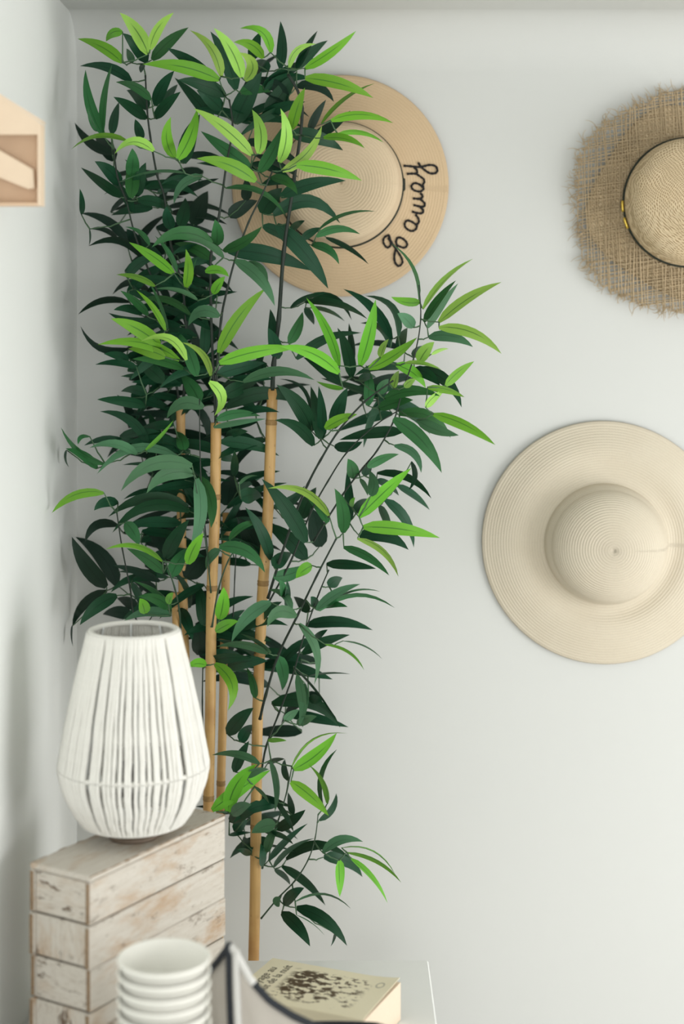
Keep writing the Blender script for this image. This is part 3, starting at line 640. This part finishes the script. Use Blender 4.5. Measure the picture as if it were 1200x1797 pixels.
# leaves: base x,y  tip x,y  bend  width  colour   (bend: + = arched upward, or to the right when upright)
LV = """
215 110 136 68 8 22 L|230 143 140 116 12 20 D|260 95 210 22 6 26 Y|257 109 215 58 4 24 D|264 87 305 22 8 15 Y|267 105 331 48 4 20 M|230 110 222 85 2 12 M|215 56 186 73 7 13 L
385 140 250 113 10 26 L|388 134 333 53 14 18 Y|251 112 247 128 0 13 D|272 185 306 124 5 20 D|285 185 312 148 2 13 D|272 208 317 161 3 17 D|258 192 222 158 6 24 D|257 208 199 170 2 20 D|265 175 203 144 8 16 M
395 168 312 140 6 26 D|389 193 345 158 3 26 D|375 215 306 136 3 22 D|372 140 292 84 4 22 D|182 238 150 122 -9 18 M|180 235 197 112 -6 16 M|196 235 209 179 2 14 D|170 230 154 188 -3 10 M|197 270 131 215 -10 18 B|200 282 165 235 3 26 B
222 247 125 262 16 12 L|270 265 201 270 20 18 Y|247 245 237 209 1 15 D|307 277 300 205 -11 20 L|312 280 346 191 -6 24 L|322 287 351 200 5 30 D|442 272 339 190 7 24 Y|440 295 352 230 0 24 M|449 318 345 278 10 26 L|230 310 232 260 2 24 M
212 346 142 294 0 18 D|211 325 166 283 5 24 D|230 347 232 262 2 26 M|240 345 256 285 3 24 D|255 330 348 346 14 18 D|241 352 304 373 8 20 D|325 304 210 320 10 8 G|355 309 305 359 14 18 G|302 402 292 362 -3 20 D|315 397 325 347 3 24 D|340 395 365 335 3 34 B
372 427 266 434 22 26 M|370 455 305 427 6 20 M|392 452 330 420 8 12 G|305 480 226 425 3 20 L|225 427 141 374 14 18 B|252 455 155 432 22 14 B|207 420 158 402 8 10 B|143 376 140 331 2 7 D|157 402 156 432 2 6 D|242 435 222 402 2 22 B|262 430 219 398 8 8 M
310 477 272 414 5 8 M|272 502 204 482 6 12 L|265 517 197 517 22 14 B|227 530 137 552 14 12 B|250 550 199 544 6 16 D|260 552 211 510 3 16 M|275 562 190 549 -8 14 D|290 580 239 509 6 9 L|295 578 260 492 4 9 M|334 552 240 529 16 14 M|347 527 272 507 8 8 G
326 505 326 437 5 16 L|335 497 346 452 2 7 M|325 510 275 472 3 22 D|385 555 330 572 18 22 G|374 516 395 485 2 18 L|360 477 402 486 8 16 L
414 157 369 55 6 26 D|424 136 375 49 8 24 Y|430 142 420 92 18 22 Y|442 105 457 56 2 20 D|475 92 420 50 20 18 L|462 102 410 74 10 18 L|492 120 492 37 3 20 D|470 125 447 107 3 22 D|507 120 555 77 14 10 Y|520 122 557 54 2 16 D|520 120 575 71 4 18 D|535 120 625 54 -4 16 L
535 137 655 172 8 24 L|520 152 586 179 14 20 B|467 202 522 125 0 32 D|412 217 460 125 3 36 D|422 162 475 162 6 22 M|512 227 535 154 3 22 L|490 285 492 190 12 22 Y|454 270 442 192 9 24 Y|495 300 565 220 -13 18 Y|455 302 496 222 -4 24 M|520 290 635 317 6 24 L
545 242 615 194 -4 18 B|510 235 602 264 8 28 D|567 242 640 260 9 16 L|580 212 690 216 12 14 L|592 235 673 250 10 7 L|542 230 572 175 2 14 B|564 217 658 146 10 10 L|495 192 505 162 2 15 D
475 312 522 341 9 18 M|492 345 607 317 9 24 D|480 377 597 392 32 26 D|397 330 502 380 20 12 M|485 395 576 507 8 32 D|461 397 510 430 6 20 D|400 440 546 475 10 32 D|510 405 535 387 2 14 D|431 352 431 312 2 20 B|460 375 495 330 3 34 D|402 380 452 352 3 26 B|380 430 377 385 3 22 M|392 440 460 397 -6 20 M
560 402 659 371 11 8 M|555 415 632 411 12 14 M|547 430 595 464 10 16 M|572 417 647 464 6 9 D|530 420 565 400 3 14 D|412 457 482 537 12 22 G|430 462 470 497 13 12 G|384 620 467 505 9 24 L|595 642 537 522 8 18 L|385 637 525 610 7 24 L|595 655 490 608 12 24 L
535 530 645 560 12 14 D|540 520 617 562 20 12 D|545 540 605 564 6 8 D|535 540 551 570 2 14 D|510 540 575 515 6 10 D|507 602 531 547 -3 20 M|477 602 474 542 3 18 D|487 630 470 575 3 24 D|520 630 634 584 14 18 D|597 672 532 627 4 22 D|617 662 592 575 5 22 D|617 640 612 567 2 14 D
632 642 659 525 -3 24 L|585 752 610 680 3 26 D|570 752 627 727 4 18 L|602 682 555 669 -3 8 L|547 757 485 675 9 30 D|550 782 482 737 12 22 D|562 770 545 677 2 22 D|565 770 559 677 3 18 D|545 720 490 665 18 8 D
382 657 465 637 3 24 D|427 670 552 667 17 18 G|397 715 532 712 24 26 D|392 695 452 670 3 26 D|380 737 457 730 8 18 M|375 750 467 735 2 12 G|387 775 490 800 8 22 D|385 802 415 811 3 14 D|410 835 411 790 2 16 D|397 765 435 757 3 16 D
280 605 194 559 6 26 L|315 632 171 605 17 20 L|327 632 247 599 24 14 Y|290 627 225 612 4 22 L|322 647 232 630 6 18 M|287 670 235 630 3 26 D|225 612 141 572 -20 14 B|240 645 167 640 6 12 D|225 632 182 621 3 14 D|262 665 230 665 3 16 B|257 692 212 687 6 16 D
255 712 170 701 3 20 D|260 782 175 722 18 20 D|275 790 262 725 3 22 D|350 705 317 657 3 28 M|345 660 312 582 3 24 M|357 622 357 545 3 18 D|370 660 320 601 14 14 Y|367 670 376 730 18 18 Y|357 715 292 735 18 24 G|322 790 310 757 3 22 M|255 790 305 737 -3 8 L|305 745 235 760 4 16 D
185 815 107 750 -12 14 M|170 822 115 787 6 14 M|117 790 121 820 -4 8 D|157 766 137 780 8 8 M|237 792 147 782 16 18 D|240 797 157 786 13 14 G|310 800 170 832 30 18 G|337 817 212 862 26 26 G|260 790 197 769 6 8 D
340 832 257 866 18 26 G|182 865 91 900 14 18 L|207 882 165 896 8 20 D|330 890 190 907 24 22 D|332 897 197 935 28 22 D|207 922 149 952 18 18 B|345 840 332 970 13 24 G|350 837 370 927 10 24 M|220 917 244 957 3 24 M|285 985 185 964 17 14 L|287 1005 222 962 4 22 M
290 980 332 912 4 26 D|300 1012 332 960 3 26 M|330 990 357 935 3 22 L|205 1027 132 942 13 30 B|187 1030 126 942 -7 30 B|187 1037 127 1100 12 20 B|205 1045 140 1097 7 24 D|127 1098 128 1135 -2 6 B|280 1020 197 992 4 18 B|275 1040 230 1017 3 22 B|240 1067 205 1050 3 22 B|230 1080 180 1078 5 22 B
300 1070 242 1047 8 22 M|297 1062 235 1020 6 14 M|295 1060 304 1040 2 14 L|300 1080 215 1092 12 14 G|327 1015 377 962 4 40 B|265 920 287 975 3 26 B|357 1097 345 1020 3 24 D|255 1077 245 1050 2 18 L|385 965 362 1000 6 16 G
537 952 459 840 6 30 D|537 982 462 917 7 30 D|577 905 470 857 21 16 Y|575 917 527 862 8 20 M|602 935 587 857 7 24 M|612 917 609 825 2 18 D|630 907 722 821 2 24 L|637 925 772 944 6 24 L|627 945 699 1012 14 14 Y|603 960 683 1010 8 18 M|630 940 717 965 13 26 D|573 990 660 998 3 20 D
480 1012 540 990 -6 24 M|547 992 519 1015 3 18 L|480 995 512 970 3 26 D|385 960 465 1005 17 24 M|402 947 460 916 9 12 M|475 982 430 890 7 20 D|465 990 415 907 4 40 B|400 887 412 832 3 44 B|422 875 460 872 5 30 D|420 850 452 835 6 7 G|480 890 535 852 -8 20 D|530 910 555 855 3 26 D|560 960 545 890 3 34 B
385 1087 392 1030 3 24 L|475 1057 406 1127 11 22 G|520 1082 469 1100 18 24 G|512 1070 470 1035 11 10 G|500 1050 490 1017 2 14 M|502 1065 503 1017 2 10 D|578 1030 601 1014 3 22 D|555 1070 632 1025 7 14 G|590 1050 667 1038 9 7 M|560 1072 693 1067 26 12 M|565 1065 610 1065 4 8 M|540 1075 515 1047 3 20 D|553 1065 545 1047 2 14 D
530 1147 614 1114 5 16 D|552 1122 575 1105 2 14 D|570 1131 639 1176 12 10 L|602 1125 671 1157 8 6 M|525 1095 551 1202 18 14 G|540 1187 615 1183 4 8 D|470 1147 379 1135 10 18 G|475 1145 422 1112 4 12 G|487 1152 495 1212 6 22 M|477 1235 597 1277 25 26 D|522 1185 531 1277 4 18 G|535 1200 525 1275 3 16 G|515 1170 592 1270 6 8 D
500 1265 525 1245 2 18 G|522 1272 556 1257 3 20 G|542 1227 566 1232 2 12 D|512 1345 610 1287 22 8 L|515 1350 591 1286 -6 22 L|470 1300 503 1300 2 14 L|510 1372 577 1432 4 24 L|574 1410 540 1341 10 12 L|567 1417 591 1315 16 9 M|560 1440 590 1392 -8 16 D
372 1422 475 1351 3 24 L|400 1425 450 1341 12 28 L|432 1365 472 1350 5 18 G|455 1340 372 1325 9 8 G|475 1335 482 1425 7 14 G|447 1380 472 1410 3 12 G|512 1430 505 1390 2 14 D|505 1370 500 1332 -3 14 D|470 1340 500 1332 3 14 D|412 1355 437 1300 3 20 D|400 1290 445 1242 4 26 D|422 1302 445 1272 3 20 D
377 1165 400 1247 20 20 L|362 1167 328 1172 6 12 L|447 1225 432 1170 4 16 M|355 1155 400 1085 3 36 B|350 1150 345 1095 3 30 B|380 1160 415 1130 3 26 B|360 1165 440 1155 5 22 D|400 1170 470 1160 4 24 D|380 1110 430 1070 3 18 D|378 1108 418 1090 3 16 L
402 1440 446 1427 3 20 D|412 1460 435 1440 3 20 D|407 1430 441 1412 4 18 G|402 1466 442 1461 2 14 D|483 1447 441 1462 4 22 G|467 1495 487 1452 3 16 G|485 1455 536 1421 -3 16 D|472 1510 540 1445 5 16 D|485 1407 515 1460 3 14 D|465 1460 515 1482 6 16 D|440 1500 416 1491 2 18 D|442 1492 427 1468 -2 18 D|460 1520 457 1480 2 12 D
480 1522 552 1471 10 14 D|502 1508 614 1506 24 12 D|495 1520 571 1589 7 20 D|482 1526 509 1553 4 16 D|498 1588 534 1558 4 16 D|518 1582 616 1595 20 12 G|520 1593 609 1660 13 20 D|494 1602 544 1661 6 20 D|520 1606 570 1642 4 5 G|587 1637 580 1661 -2 7 D|484 1590 492 1575 2 14 G
568 1504 636 1539 12 20 D|566 1496 637 1477 13 12 G|599 1488 694 1536 20 8 L|608 1496 704 1549 12 14 L|616 1507 680 1585 8 6 L|595 1510 596 1574 1 17 L
735 525 686 427 15 8 M|737 530 686 521 -4 16 L|742 542 830 454 10 10 Y|744 565 800 492 4 14 M|750 575 804 497 3 16 G|770 565 880 495 8 18 Y|770 575 880 621 14 20 Y|752 592 830 609 10 20 G|725 575 697 550 3 22 G|687 595 602 507 14 18 D|699 590 640 519 24 14 D|685 610 632 567 16 14 D|702 612 715 575 3 18 D
647 647 732 592 -4 20 L|667 627 682 595 3 12 Y|695 640 747 681 8 20 L|710 637 775 649 5 7 Y|735 635 762 600 3 22 Y|757 622 787 612 3 8 Y|725 627 745 607 2 14 D|735 647 810 715 16 22 D|727 647 772 677 5 20 D|782 677 832 634 3 18 L|747 715 780 685 3 16 Y|750 680 815 697 4 14 L
675 700 772 695 12 20 M|665 717 725 702 4 20 M|645 712 642 640 4 20 M|667 692 682 665 3 20 M|630 668 660 662 4 14 D|690 682 700 650 2 14 Y|710 680 730 665 2 14 Y|700 727 791 769 20 18 M|760 727 869 781 7 20 L|732 737 805 764 -4 20 G|690 735 775 830 12 28 M|705 757 595 772 4 20 D|587 783 636 775 -5 18 D
645 820 700 797 4 18 M|692 782 739 830 15 16 G|722 810 717 860 9 9 D|662 830 757 875 16 16 D|697 852 754 895 4 12 D|675 877 726 961 13 18 D|665 887 685 947 4 14 D|650 870 647 825 7 20 G|620 840 610 805 3 22 M|640 835 655 808 3 18 D|632 840 645 870 3 10 G|617 890 623 873 2 8 L|625 900 645 875 2 20 D|660 843 700 870 5 12 D
"""
STEMS = [  # (pixel polyline, radius px, depth at both ends, dark?)
 ([(255,132),(258,190),(263,235),(275,305),(288,345),(300,430),(320,505),(326,590),(322,700)], 2.6, 2.60, 2.66, 1),
 ([(222,352),(236,410),(255,460),(282,530),(300,620),(314,704)], 2.4, 2.60, 2.66, 1),
 ([(402,175),(408,225),(397,290),(384,380),(370,450),(370,540),(374,650),(379,744)], 2.8, 2.56, 2.60, 1),
 ([(478,300),(458,345),(436,390),(414,450),(398,510),(388,560),(381,640),(379,744)], 2.5, 2.53, 2.60, 1),
 ([(505,130),(530,190),(515,320),(498,440),(489,560),(480,640),(478,684)], 4.4, 2.56, 2.62, 1),
 ([(590,945),(556,1010),(522,1080),(488,1150),(466,1220),(456,1262)], 2.7, 2.52, 2.60, 1),
 ([(577,1000),(560,1040),(535,1110),(512,1190),(490,1250),(467,1310),(458,1360)], 2.0, 2.57, 2.61, 1),
 ([(690,668),(640,705),(595,755),(562,808),(540,850),(517,905),(490,985),(470,1050)], 2.6, 2.52, 2.61, 1),
 ([(700,720),(660,745),(610,792),(575,845),(545,900),(510,985),(470,1060)], 1.8, 2.56, 2.615, 1),
 ([(735,500),(738,560),(728,620),(705,690),(690,740),(662,790),(636,822),(600,870),(550,950)], 1.8, 2.50, 2.60, 1),
 ([(558,1430),(553,1470),(541,1508),(518,1545),(488,1576),(458,1612)], 1.6, 2.58, 2.615, 0),
 ([(512,1345),(503,1390),(488,1440),(472,1480),(460,1524)], 1.8, 2.57, 2.615, 0),
 ([(205,900),(214,960),(228,1030),(240,1090),(300,1180),(325,1290)], 1.9, 2.56, 2.64, 1),
 ([(350,700),(352,830),(362,950),(368,1010)], 1.6, 2.55, 2.595, 1),
 ([(416,930),(412,1010),(408,1090),(394,1200)], 1.6, 2.66, 2.68, 1),
 ([(290,985),(306,1030),(315,1075),(318,1130)], 2.0, 2.56, 2.63, 0),
 ([(356,1165),(355,1230),(357,1290),(366,1380)], 1.8, 2.57, 2.6, 1),
 ([(340,832),(352,900),(362,960),(370,1040)], 1.4, 2.52, 2.59, 0),
 ([(200,262),(206,310),(222,352)], 2.2, 2.58, 2.60, 1),
 ([(422,950),(400,985),(383,1035),(372,1100)], 1.8, 2.53, 2.59, 0),
]
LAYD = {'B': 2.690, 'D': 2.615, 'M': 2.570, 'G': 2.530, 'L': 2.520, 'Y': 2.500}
prng = random.Random(11)
def dclamp(px, py, dd):
    lim = WALL_Y-0.03
    if 395 < px < 800 and 115 < py < 535: lim = 2.635
    if px < HX: lim = min(lim, 0.452*FPX/max(1, HX-px))
    if px < 390 and 1060 < py < 1480: dd = max(dd, min(lim, 2.42))
    if py > 1440: dd = max(dd, 2.563)
    return min(dd, lim)
leaves = []
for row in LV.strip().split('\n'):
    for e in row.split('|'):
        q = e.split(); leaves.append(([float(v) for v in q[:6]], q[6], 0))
# dense dark interior of the plant
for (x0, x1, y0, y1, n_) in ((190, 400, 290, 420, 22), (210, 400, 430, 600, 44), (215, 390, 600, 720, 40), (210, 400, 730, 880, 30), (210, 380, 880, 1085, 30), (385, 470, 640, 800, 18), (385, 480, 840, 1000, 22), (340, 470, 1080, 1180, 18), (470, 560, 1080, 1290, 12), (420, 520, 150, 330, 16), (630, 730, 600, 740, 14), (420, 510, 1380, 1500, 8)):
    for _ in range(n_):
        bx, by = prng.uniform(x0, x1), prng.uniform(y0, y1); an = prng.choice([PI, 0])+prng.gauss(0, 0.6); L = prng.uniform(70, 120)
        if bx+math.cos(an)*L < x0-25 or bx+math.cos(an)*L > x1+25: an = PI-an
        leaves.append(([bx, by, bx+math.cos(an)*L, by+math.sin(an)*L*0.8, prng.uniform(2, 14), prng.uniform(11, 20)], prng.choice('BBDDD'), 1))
NS = 8
def leaf_geo(L):
    (x0, y0, x1, y1, bend, w), c, fill = L
    dx, dy = x1-x0, y1-y0; ln = math.hypot(dx, dy); nx, ny = dy/ln, -dx/ln
    if abs(ny) < 0.2:
        if nx < 0: nx, ny = -nx, -ny
    elif ny > 0: nx, ny = -nx, -ny
    mx, my = (x0+x1)/2+nx*bend*2, (y0+y1)/2+ny*bend*2
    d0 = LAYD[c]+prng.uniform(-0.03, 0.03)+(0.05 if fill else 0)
    free = math.sqrt(max(0.0, 0.125**2-(ln*d0/FPX)**2))*0.55
    dz = free*(-1 if prng.random() < (0.65 if c in 'LYGM' else 0.4) else 1)
    wapp = 1.06*w*d0/FPX; cosr = max(0.30, min(1.0, wapp/0.0235)); sgn = prng.choice((-1, 1)); sinr = math.sqrt(1-cosr*cosr)*sgn
    half = wapp/cosr/2
    V = []; U = []; C = []
    for i in range(NS+1):
        t = i/NS; px = (1-t)**2*x0+2*t*(1-t)*mx+t*t*x1; py = (1-t)**2*y0+2*t*(1-t)*my+t*t*y1
        C.append((px, py, dclamp(px, py, d0+dz*t-0.012*math.sin(PI*t))))
    for i in range(NS+1):
        t = i/NS; p = at(*C[i]); a_ = C[max(i-1, 0)]; c_ = C[min(i+1, NS)]
        tx, ty = c_[0]-a_[0], c_[1]-a_[1]; tl = math.hypot(tx, ty) or 1
        sx, sz = ty/tl, tx/tl                                  # perpendicular in the image plane (world x, z)
        side = Vector((sx*cosr, sinr, sz*cosr)); nor = Vector((sx*sinr, -cosr, sz*sinr))
        prof = ((t+0.012)**0.46)*((1-t)**0.90)/0.460 if t < 1 else 0.0
        hw = half*min(1, prof); twist = 0.0
        for k, s_ in enumerate((-1, 0, 1)):
            q = p+side*(s_*hw)+nor*((-0.16*hw) if s_ == 0 else 0.05*hw)
            q.x = max(q.x, WALL_X+0.004); q.y = min(q.y, WALL_Y-0.006)
            if q.z < TABLE_Z+0.02: q.y = max(q.y, TY1+0.006)
            V.append(q); U.append((t, s_))
    F = []
    for i in range(NS):
        for k in range(2): F.append((i*3+k, i*3+k+1, i*3+k+4, i*3+k+3))
    return V, F, U, ln*w

# stems
nodes = []; parent_stem = []; order = []
stem_objs = []
for si, (pl, rp, d0, d1, dark) in enumerate(STEMS):
    pts = [(x, y, d0+(d1-d0)*i/(len(pl)-1)) for i, (x, y) in enumerate(pl)]
    pts = [(x, y, dclamp(x, y, dd)) for x, y, dd in catmull(pts, 5)]
    W3 = [at(*p)-PO for p in pts]; r = rp*2.58/FPX; n_ = len(W3)
    b = MB(); b.tube(W3, [r*(0.55+0.45*i/n_)*(1.0+(0.25 if i % 5 == 0 else 0)) for i in range(n_)], 7)
    o = b.build('branch', M['stem'] if dark else M['stem_g'], plant, W3[0]); stem_objs.append((o, W3[0]))
    for w in W3: nodes.append((w, si))
geo = []
for L in leaves: geo.append((leaf_geo(L), L))
pos = np.array([tuple(n_[0]) for n_ in nodes]+[tuple(g[0][0][1]-PO) for g in geo]); nst_ = len(nodes); NT = len(pos)
owner = [n_[1] for n_ in nodes]+[None]*len(geo)
dist = np.full(NT, 1e9); frm = np.full(NT, -1, int); inn = np.zeros(NT, bool); inn[:nst_] = True
wt = np.array([1.0, 0.6, 1.0])
for i in range(nst_):
    dd = np.sqrt((((pos-pos[i])*wt)**2).sum(1)); m_ = dd < dist; dist[m_] = dd[m_]; frm[m_] = i
dist[:nst_] = 1e9
twigs = [MB() for _ in STEMS]
for _ in range(len(geo)):
    dsel = np.where(inn, 1e9, dist); j = int(dsel.argmin()); i = int(frm[j]); inn[j] = True; owner[j] = owner[i]
    a_, c_ = Vector(pos[i]), Vector(pos[j]); mid = (a_+c_)/2+Vector((0, 0, -0.06*(c_-a_).length))
    if (c_-a_).length > 0.004:
        twigs[owner[j]].tube([a_, mid*0.5+(a_*0.75+c_*0.25)*0.5, mid, mid*0.5+(c_*0.75+a_*0.25)*0.5, c_], [0.0014, 0.0013, 0.0012, 0.0011, 0.0009], 5)
    dd = np.sqrt((((pos-pos[j])*wt)**2).sum(1)); m_ = (dd < dist) & ~inn; dist[m_] = dd[m_]; frm[m_] = j
for si, tb in enumerate(twigs):
    if tb.V:
        o, og = stem_objs[si]; tb2 = obj('twigs', tb.V, tb.F, M['twig'], o, og, True, tb.U); tb2.location = (0, 0, 0); tb2['kind'] = 'stuff'
rank = sorted(range(len(geo)), key=lambda k: -(geo[k][0][3]*(0.35 if geo[k][1][2] else 1.0)))
rest = {}
for n_, k in enumerate(rank):
    (V, F, U, sc_), L = geo[k]; si = owner[nst_+k]; o, og = stem_objs[si]
    Vl = [v-PO for v in V]
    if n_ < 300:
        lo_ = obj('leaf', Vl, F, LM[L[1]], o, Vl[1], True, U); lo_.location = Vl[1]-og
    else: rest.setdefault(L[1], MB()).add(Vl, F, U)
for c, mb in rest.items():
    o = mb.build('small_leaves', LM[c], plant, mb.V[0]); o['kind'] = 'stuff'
